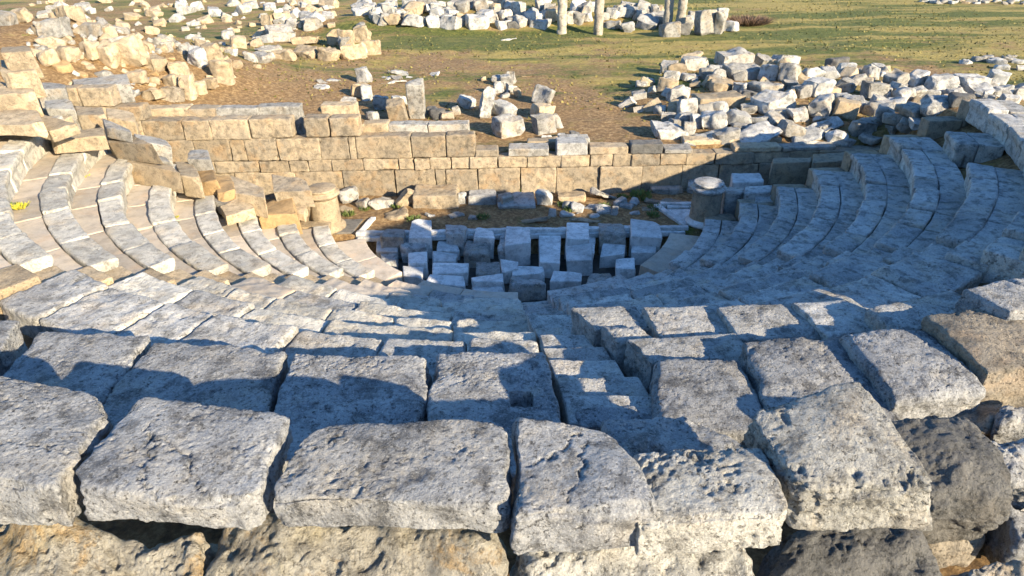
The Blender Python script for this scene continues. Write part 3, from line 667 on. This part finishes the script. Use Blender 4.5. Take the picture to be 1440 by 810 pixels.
rh = [(225,250,135,75),(345,260,85,42),(445,255,115,45),(60,270,120,60),(40,240,80,25,'tan'),(150,322,50,40),(258,308,150,65),(370,310,80,70),(450,315,90,80),(95,315,50,45),(25,330,60,35),
(545,320,85,60),(625,315,70,45),(690,300,65,60),(650,270,70,45,'darkr'),(740,305,45,35),(800,312,65,55,'seat'),(740,340,70,45),(695,365,70,60),(810,385,115,75),(905,345,80,80),(980,345,90,70),(1085,358,110,85),
(1230,350,140,75,'seat'),(1330,340,80,70),(1265,385,90,50),(1350,385,60,45),(170,365,105,50),(240,370,60,45),(455,355,75,45),(355,372,110,55),(290,400,70,40,'darkr'),(155,425,190,70,'tan',(.05,-.04)),(20,460,70,90),
(50,360,50,30),(385,440,140,95),(285,465,70,50),(505,385,70,60),(570,375,90,80),(625,380,85,45,'tan'),(680,410,80,40),(580,460,90,95),(690,465,125,95),(490,485,90,60),(405,505,105,55),(320,510,70,45),(235,500,115,70),
(135,510,110,80,'seat'),(70,520,80,70),(20,550,50,75),(240,545,70,50),(180,575,110,75),(320,575,190,75),(90,590,90,45),(30,605,60,30),(465,550,100,70),(540,585,150,50),(600,540,170,50),(605,505,80,35),
(655,590,90,65),(535,608,110,35),(765,545,95,70),(810,515,100,50),(700,600,60,40),(810,580,100,45),(860,480,70,80),(810,470,60,60),(880,440,120,45),(930,410,80,60),(990,395,70,50),(1000,470,150,60),(905,500,90,50),
(890,540,60,50),(950,535,90,60),(1010,520,100,55),(1090,440,120,70),(1180,430,80,60,'darkr'),(1040,400,70,40),
(-55,290,75,60),(-18,300,80,60,'tan'),(-75,345,60,35),(-48,330,60,50),(-60,365,80,65),(-30,400,70,60),(-95,465,45,38),(10,395,60,50),(-28,465,60,35),(5,500,60,60),(-55,495,60,50),(-30,520,60,45),(-68,555,140,62,'seat'),(-10,565,70,50),
(1300,410,60,40),(1380,430,70,50,'seat'),(1420,400,50,50)]
rh = [(x + 0, *r) for x, *r in rh]
heap('rubble_stone', rh, 960, 0, 3, 'stones of the large rubble heap on the right', 'the right rubble heap', ['farthest band', 'second band', 'middle band', 'fourth band', 'nearest band'], tall=1.1)
fill = []
for i in range(110):
    a = rng.uniform(0, 2 * math.pi); q = math.sqrt(rng.random()); x, y = 9.4 + 5.9 * q * math.cos(a), 6.2 + 4.1 * q * math.sin(a)
    if x < 4.6 and y < 4: continue
    fill.append((x, y, rng.uniform(.18, .5)))
for x, y, s in fill:
    z = float(ground_np(np.array([x]), np.array([y]))[0])
    tag(rock('rubble_stone', s * 1.2, s, s * .75, M[rng.choice(['white', 'seat', 'tan'])], (x, y, z + s * .12), tuple(rng.normal(0, .4, 3)), res=.07, ncut=4),
        'small filler stone wedged low between the bigger stones of the right rubble heap', 'stone', 'small stones low in the right rubble heap')
# left rubble slope
lh = [(235,130,120,85),(190,185,70,50),(285,225,90,60),(390,220,80,75,'tan'),(470,240,75,95,'tan'),(550,225,95,125),(300,70,100,70),(95,70,70,60),(25,85,60,60),(375,130,110,60),(455,140,60,55),(640,265,110,65),(745,295,75,80,'tan'),
(835,250,70,80),(900,230,80,85),(940,310,90,95),(890,360,60,50,'tan'),(845,375,50,55),(720,345,80,60,'tan'),(575,330,80,50,'tan'),(655,340,50,35),(790,375,60,95,'tan'),(725,405,95,70,'wall'),(645,405,90,60,'tan'),(560,400,50,30),
(500,180,60,50),(620,200,60,45),(700,200,55,45),(200,250,70,60,'tan'),(270,290,60,40,'ochre'),(170,130,60,60,'tan'),(520,120,60,45),(640,130,60,40),(1000,180,60,50),(960,150,50,40)]
heap('slope_stone', lh, 0, 0, 3, 'large stones of the left rubble slope', 'the left slope', ['upper band', 'middle band', 'lower band'], tall=1.1, pal=(.1, .1, .05, .05, .7, 0))
lh2 = [(1190,80,60,40),(1180,150,110,60,'white'),(1130,85,50,45),(1320,105,80,55),(1290,175,110,38),(1290,222,110,48),(1130,210,110,24),(1100,245,100,45),(1390,235,80,55),(1410,165,70,65),(1050,240,60,40),(1200,235,90,45,'tan'),
(1460,180,60,70),(1530,155,70,55),(1490,225,100,55),(1565,205,80,60),(1520,120,50,35)]
heap('slope_stone', lh2, 0, 0, 3, 'stones of the low cluster left of the meadow', 'the stones at the meadow edge', ['back line', 'front line'], tall=1.1, pal=(.15, .15, .1, .1, .5, 0))
# gravelly scree of the slope
cnt = 0
for i in range(290):
    u = rng.uniform(40, 470); v = rng.uniform(2, 80 - max(0, u - 330) * .4) if rng.random() < .85 else rng.uniform(2, 120)
    if u > 380 and v > 50: continue
    p, t = hit(u, v); s = rng.choice([rng.uniform(4, 9), rng.uniform(8, 17)], p=[.6, .4]) * t / CF
    tag(rock('scree_stone', s * 1.3, s, s * .8, M[rng.choice(['white', 'tan', 'seat', 'tan'])], (p[0], p[1], p[2] + s * .15), tuple(rng.normal(0, .4, 3)), res=.09, ncut=4, lo=.02, mid=.01, pit=0),
        'head-sized scree stone on the sunlit slope at upper left', 'stone', 'scree on the sunlit slope')
for i in range(60):
    u = rng.uniform(100, 330); v = rng.uniform(70, 125); p, t = hit(u, v); s = rng.uniform(5, 10) * t / CF
    tag(rock('scree_stone', s * 1.3, s, s * .8, M[rng.choice(['tan', 'tan', 'seat', 'ochre'])], (p[0], p[1], p[2] + s * .1), tuple(rng.normal(0, .4, 3)), res=.09, ncut=4, lo=.02, mid=.01, pit=0),
        'small stone scattered among the large blocks at the foot of the left slope', 'stone', 'small stones at the foot of the left slope')
# far line of stones beyond the meadow
fh = [(310,95,100,48,'seat'),(390,100,60,45,'seat'),(460,102,110,50,'seat'),(575,105,110,58,'seat'),(680,115,60,40),(725,115,50,40,'darkr'),(765,102,60,48),(830,110,90,48,'seat'),(1150,112,80,38),(1215,120,45,40,'marble'),(1290,105,90,45),(1345,95,50,40),
(220,88,60,40),(160,85,50,35),(250,60,70,35),(610,75,90,45,'seat'),(1385,135,80,55,'white'),(1455,100,80,50),(1535,110,70,90,'white'),(1590,110,40,90,'white'),(1600,80,60,60,'white'),(1635,118,70,38),(1560,75,60,40),(1440,130,60,45,'darkr'),(1495,75,60,40)]
for i in range(95):
    cx = rng.uniform(60, 1400); top = 8 + max(0, (cx - 700) / 700) * 30; cy = rng.uniform(top, 90)
    if 905 < cx < 960 or 1060 < cx < 1108: continue
    fh.append((cx, cy, rng.uniform(35, 80), rng.uniform(25, 48)))
heap('bank_stone', fh, 480, 0, 3, 'stones of the long rubble bank beyond the meadow', 'the far bank', ['back line', 'second line', 'third line', 'fourth line', 'front line'], tall=1.25, res=.1)
# piers and loose stones right behind the stage wall
ph = [(85,325,70,60,'seat'),(80,385,70,60,'tan'),(115,400,40,60),(170,440,60,60,'seat'),(248,428,60,45,'seat'),(235,475,78,82,'wall',(0,-.12)),(320,440,68,150,'white',(0,.03)),(525,437,70,55,'seat'),(485,470,30,35),(410,485,60,40,'darkr'),(440,490,60,40,'brown'),
(130,495,50,40),(380,470,50,30,'darkr'),(612,450,58,120,'seat'),(685,470,100,60,'marble'),(700,545,110,90,'white'),(855,415,80,65,'white'),(848,470,92,65,'tan'),(855,530,95,78,'white'),(908,515,30,60),(690,345,50,50),(720,332,40,50,'white'),
(665,375,45,50),(712,378,50,45),(740,398,30,40),(690,405,40,22),(655,335,40,30),(20,180,60,70,'tan'),(90,155,70,60,'tan'),(50,225,100,60,'tan'),(125,205,80,55,'tan'),(600,335,30,22),(930,575,40,25),(985,570,40,30,'darkr'),(870,580,50,20),
(30,470,60,90,'white')]
heap('fallen_block', ph, 480, 0, 3, 'loose blocks behind the stage wall', 'blocks behind the wall', ['far line', 'second line', 'third line', 'near line'], tall=1.25, res=.04)
fl = [(250,305,110,30),(180,325,60,22),(232,325,50,30),(300,325,55,14),(390,312,45,18),(215,347,130,8),(705,167,100,8),(780,322,70,7),(-85,345,40,22),(-35,335,60,25),(-90,365,60,24),(-60,360,50,18)]
heap('flat_stone', fl, 480, 0, 3, 'flat stones in the grass', 'flat stones in grass', ['far line', 'near line'], tall=.6, embed=.5)
fr = [(1200,262,60,22),(1260,250,60,20),(1330,262,70,24),(1290,238,40,16),(1380,255,60,24),(1420,262,50,20),(1400,238,60,14),(1345,285,60,24),(1430,290,50,24),(1430,372,60,50),(1410,390,60,40)]
heap('scatter_stone', fr, 960, 0, 3, 'stones of the flat scatter at the far right', 'the far-right scatter', ['far line', 'near line'])
ff = [(x, rng.uniform(-2, 14), rng.uniform(25, 45), 14) for x in np.linspace(1020, 1440, 22)]
heap('bank_stone', ff, 960, 0, 3, 'stones of the farthest thin line', 'the top right edge', ['only line'], res=.15)
# debris between the stage wall and the orchestra
d2 = [(890,375,90,50),(805,405,70,60),(860,435,60,42),(930,432,95,52,'white'),(985,378,90,38,'tan'),(1030,415,55,70,'tan',(.5,.6)),(1145,410,175,92,'wall',(0,0)),(1242,415,40,55,'marble'),(1325,412,110,62,'marble',(0,0)),(1415,425,60,60),
(790,460,60,30,'tan'),(1000,475,95,34,'tan'),(1215,480,60,20),(1290,485,45,22),(1120,480,40,15)]
heap('debris_stone', d2, 200, 130, 2.77, 'debris along the foot of the stage wall', 'the left wall debris', ['wall side', 'orchestra side'], res=.04, tall=1.15)
d3 = [(185,425,145,58,'marble',(0,0)),(295,415,60,62,'marble'),(398,405,105,45,'tan',(0,0)),(540,402,125,36,'white'),(590,425,60,36),(640,428,45,32,'marble'),(765,372,130,50,'white',(0,0)),(875,370,35,50),(325,472,35,42,'marble'),(375,475,50,28,'marble'),
(385,443,35,28,'marble'),(420,450,50,32,'marble'),(480,445,70,28,'marble'),(520,460,70,36,'marble'),(567,462,25,42,'marble'),(645,472,40,22,'marble'),(790,430,100,22,'brown'),(870,430,60,28),(430,478,40,16,'marble'),(700,455,50,16,'wall'),(240,500,200,16,'wall'),(450,500,160,14,'wall'),
(485,482,40,16,'marble'),(610,445,50,24,'marble'),(720,425,70,22,'brown')]
heap('debris_stone', d3, 660, 130, 2.77, 'debris along the foot of the stage wall', 'the right wall debris', ['wall side', 'middle line', 'orchestra side'], res=.04, tall=1.1)

# blocks in the passage right of the right pedestal
rp = [([(1028,243),(1068,243),(1074,256),(1030,257)], .75, .75, 'marble', 'pale square block standing behind the right pedestal'),
      ([(1087,222),(1142,221),(1140,228),(1086,229)], 1.15, 1.2, 'wall', 'dark tall block against the wall above the right wing'),
      ([(1143,216),(1190,214),(1190,226),(1142,228)], 1.2, 1.2, 'wall', 'tan block where the wall meets the right wing'),
      ([(1018,262),(1046,262),(1048,270),(1020,271)], .72, .7, 'seat', 'grey block touching the right pedestal'),
      ([(1048,262),(1086,260),(1084,270),(1048,271)], .78, .8, 'seat', 'dark slab with a curved top right of the pedestal'),
      ([(1060,274),(1090,273),(1092,283),(1062,284)], .68, .7, 'seat', 'low shaded block at the foot of the third seat row end')]
for q, z, th_, mt, lab in rp:
    tag(fblock('passage_block', pq(z, *q), th_, M[mt], res=.04, lo=.02), lab, 'stone block', 'blocks in the passage beside the right wing')

# fallen slabs on the end of the left wing: quads in photo pixels with a height per corner
ls = [
 ([(-40,142),(55,160),(62,176),(-60,172)], 3.35, .22, 'tan', 'large smooth honey slab leaning at the left edge above the wing'),
 ([(55,160),(110,178),(70,183),(40,175)], 3.2, .2, 'tan', 'narrow honey slab beside the large leaning one'),
 ([(66,183),(145,181),(148,193),(70,196)], 2.85, .28, 'tan', 'long rounded honey bar lying across the seventh seat row'),
 ([(142,186),(182,192),(215,207),(150,196)], 2.6, .42, 'wall', 'dark-faced wedge block right of the long honey bar'),
 ([(145,169),(180,178),(186,190),(150,184)], 2.75, .2, 'white', 'pitted pale slab propped behind the wedge block'),
 ([(188,188),(232,190),(240,205),(196,206)], 2.35, .5, 'white', 'deeply pitted upright slab behind the wedge block'),
 ([(182,222),(235,232),(254,245),(180,232)], 2.15, .42, 'tan', 'triangular honey wedge standing on the fifth seat row'),
 ([(195,218),(232,220),(240,228),(200,226)], 2.2, .3, 'white', 'pale stone behind the triangular wedge'),
 ([(243,220),(268,222),(282,252),(255,250)], 1.95, .4, 'tan', 'leaning honey block beside the triangular wedge'),
 ([(275,238),(300,240),(305,255),(280,256)], 1.75, .4, 'ochre', 'small ochre broken stone by the fourth seat row end'),
 ([(318,240),(370,262),(372,278),(330,272)], 1.55, .45, 'tan', 'honey wedge leaning toward the stage wall'),
 ([(300,248),(322,246),(332,268),(305,272)], 1.6, .4, 'ochre', 'ochre rough stone left of the leaning honey wedge'),
 ([(383,248),(430,258),(438,270),(384,270)], 1.2, .4, 'wall', 'wedge-shaped wall block behind the left pedestal'),
 ([(310,292),(350,272),(357,290),(318,304)], 1.4, .22, 'tan', 'tilted flat slab with a sunlit edge above the third row'),
 ([(300,272),(336,276),(330,288),(302,284)], 1.42, .3, 'white', 'pale block under the tilted flat slab'),
 ([(378,278),(412,282),(416,300),(362,304)], .98, .5, 'ochre', 'broken ochre core stone left of the pedestal'),
 ([(400,288),(432,292),(428,300),(404,298)], .85, .2, 'tan', 'thin honey fragment touching the left pedestal'),
 ([(416,272),(447,276),(447,282),(416,280)], .80, .78, 'wall', 'upright wall block touching the left pedestal'),
 ([(-30,112),(45,118),(48,128),(-30,130)], 3.7, .6, 'tan', 'upper honey block of the stub wall at the left edge'),
 ([(0,60),(40,62),(44,72),(0,74)], 4.3, .5, 'tan', 'squared block stacked high at the left edge'),
 ([(0,84),(44,86),(50,98),(0,100)], 4.0, .5, 'tan', 'squared block under the highest stacked one at the left edge'),
 ([(48,115),(90,116),(92,124),(50,126)], 3.0, .5, 'white', 'pale end block on the wall at the left'),
 ([(100,110),(180,108),(182,118),(104,120)], 2.75, .5, 'white', 'pale set-back block above the left end of the stage wall'),
]
ls += [
 ([(62,140),(100,142),(104,152),(64,152)], 2.9, .5, 'white', 'rough pale block half hidden behind the leaning honey slabs'),
 ([(105,148),(142,150),(148,162),(108,162)], 2.75, .5, 'wall', 'tan block in the hollow behind the long honey bar'),
 ([(150,155),(188,158),(190,170),(152,168)], 2.55, .5, 'tan', 'honey block in the hollow at the wall end'),
 ([(265,205),(290,207),(296,225),(262,222)], 2.0, .4, 'white', 'pale chipped stone near the wall above the triangular wedge'),
]
for q, z, th_, mt, lab in ls:
    cutz = [(rng.choice([-1, 1]), rng.choice([-1, 1]), .5, .82)]
    q2 = pq(z, *q); q2 = [p + np.array([0, 0, rng.normal(0, .05)]) for p in q2]
    tag(fblock('fallen_block', q2, th_, M[mt], res=.035, lo=.02, mid=.008, pit=.005, bev=.02, cuts=cutz), lab, 'stone block', 'fallen blocks on the end of the left wing')

# ------------------------------------------------------------ columns beyond the meadow
for u, vb, ztop_v, rr, lab in ((790, 47, -60, .235, 'tall slender column, leftmost of the standing columns'), (841, 48, -60, .235, 'tall pale column, second from the left beyond the meadow'),
                          (938, 40, 6, .24, 'short broken column stump beside the right tall column'), (956, 42, -60, .22, 'tall column right of the broken stump')):
    p, t = hit(u, vb); H = 1.35 if ztop_v > 0 else 5.2
    root = empty('column', tuple(p), lab, 'column', 'standing columns beyond the meadow')
    V, F = lathe([(.001, -.1)] + [(r_ * (.93 if any(abs(z_ - j) < .02 for j in (.9, 1.9, 2.8, 3.9)) else 1), z_) for r_, z_ in cyl(rr, rr * .92, -.1, H, int(H / .033))] + [(.001, H)], 32, .028); link('shaft', mesh('shaft', V, F, M['column']), parent=root)
    if H > 2:
        V, F = lathe([(.001, H), (rr * .95, H), (rr * 1.05, H + .05), (rr * 1.3, H + .18), (rr * 1.35, H + .3), (.001, H + .3)], 32, .01); link('capital', mesh('capital', V, F, M['column']), parent=root)

# ------------------------------------------------------------ plants
def tuft(name, p, n, r, h, mat, label, cat='plant', wide=.02, lean=.5):
    V = []; F = []
    for i in range(n):
        a = rng.uniform(0, 2 * math.pi); q = r * math.sqrt(rng.random()); b = np.array([q * math.cos(a), q * math.sin(a), 0])
        d = np.array([math.cos(a), math.sin(a), 0]) * lean * rng.random() * h + np.array([0, 0, h * rng.uniform(.4, 1)])
        c = rng.uniform(0, 2 * math.pi); s = np.array([math.cos(c), math.sin(c), 0]) * wide * rng.uniform(.6, 1.3)
        k = len(V); V += [b - s * .4, b + s * .4, b + d * .6 + s, b + d, b + d * .6 - s]; F += [(k, k + 1, k + 2, k + 4), (k + 4, k + 2, k + 3, k + 3)]
    F = [f if f[2] != f[3] else f for f in F]
    me = bpy.data.meshes.new(name); me.from_pydata([tuple(v) for v in V], [], [tuple(dict.fromkeys(f)) for f in F]); me.materials.append(mat)
    return tag(link(name, me, tuple(p)), label, cat)
p = at(128, 311, 1.75); tuft('weed', (p[0], p[1], 1.75), 160, .10, .06, M['weed'], 'yellow-green weed growing on the sunlit fifth seat row', wide=.018, lean=1)
p = at(15, 263, 2.9); tuft('weed', (p[0], p[1], 2.55), 80, .12, .08, M['weed'], 'small yellowish weed at the left edge by the upper seat rows', wide=.015, lean=1)
p, _ = hit(735, 268); tuft('weed', p + np.array([0, .1, 0]), 220, .28, .22, M['green'], 'low green weed behind the debris at the wall foot', wide=.02)
p, _ = hit(900, 278); tuft('weed', p, 160, .3, .18, M['green'], 'sparse green weed among the debris right of the middle', wide=.02)
p, _ = hit(1053, 34); tuft('bush', p, 1300, .85, .42, M['redbush'], 'low reddish-brown dry bush beyond the right rubble heap', 'bush', wide=.016, lean=1.6)
p = at(592, 578, 3.0); tuft('moss', (p[0], p[1], 3.0), 120, .07, .10, M['green'], 'dark green moss in the gap between two second-row blocks', wide=.01)
for i in range(34):
    if i < 20:
        k_ = rng.integers(1, 9); th_ = rng.uniform(-80, -38) if i % 2 else rng.uniform(-30, 60); r_ = R0 + k_ * RD + .74
        x, y, z_ = r_ * math.sin(rad(th_)), -r_ * math.cos(rad(th_)), k_ * RH - .06
        tuft('weed', (x, y, z_), 40, .05, .06, M['weed' if i % 3 == 0 else 'green'], 'tiny weed tuft rooted where a seat riser meets the tread below', wide=.008, lean=.9)['group'] = 'weed tufts in the seat joints'
    else:
        x, y = rng.uniform(-5, 5), rng.uniform(-.4, 1.2); z_ = float(ground_np(np.array([x]), np.array([y]))[0])
        tuft('weed', (x, y, z_), 90, .13, .12, M['green'], 'low weed tuft among the debris in front of the stage wall', wide=.012, lean=.9)['group'] = 'weed tufts among the debris'
# short grass on the meadow (uncountable)
n = 15000
gx = rng.uniform(-14, 26, n); gy = 2.4 + rng.random(n) ** 1.2 * 30
P = np.stack([gx, gy, 0 * gx], 1)
dens = fbm(P * .45, 70, 4) + sst(2, 14, gy) * .7 - .35 + .02 * gx
k = dens > rng.uniform(-.4, .5, n); gx, gy = gx[k], gy[k]; gz = ground_np(gx, gy); n = len(gx)
a = rng.uniform(0, 2 * math.pi, n); s = .035 + .03 * rng.random(n); hh = rng.uniform(.03, .09, n)
bx = np.stack([np.cos(a) * s, np.sin(a) * s, 0 * a], 1); B = np.stack([gx, gy, gz - .01], 1)
tip = B + np.stack([rng.normal(0, .03, n), rng.normal(0, .03, n), hh], 1)
V = np.stack([B - bx, B + bx, tip], 1).reshape(-1, 3); F = np.arange(3 * n).reshape(-1, 3)
tag(link('grass', mesh('grass', V, F, M['grass'], False)), kind='stuff')
print('objects', len(bpy.data.objects), 'verts', sum(len(m.vertices) for m in bpy.data.meshes))
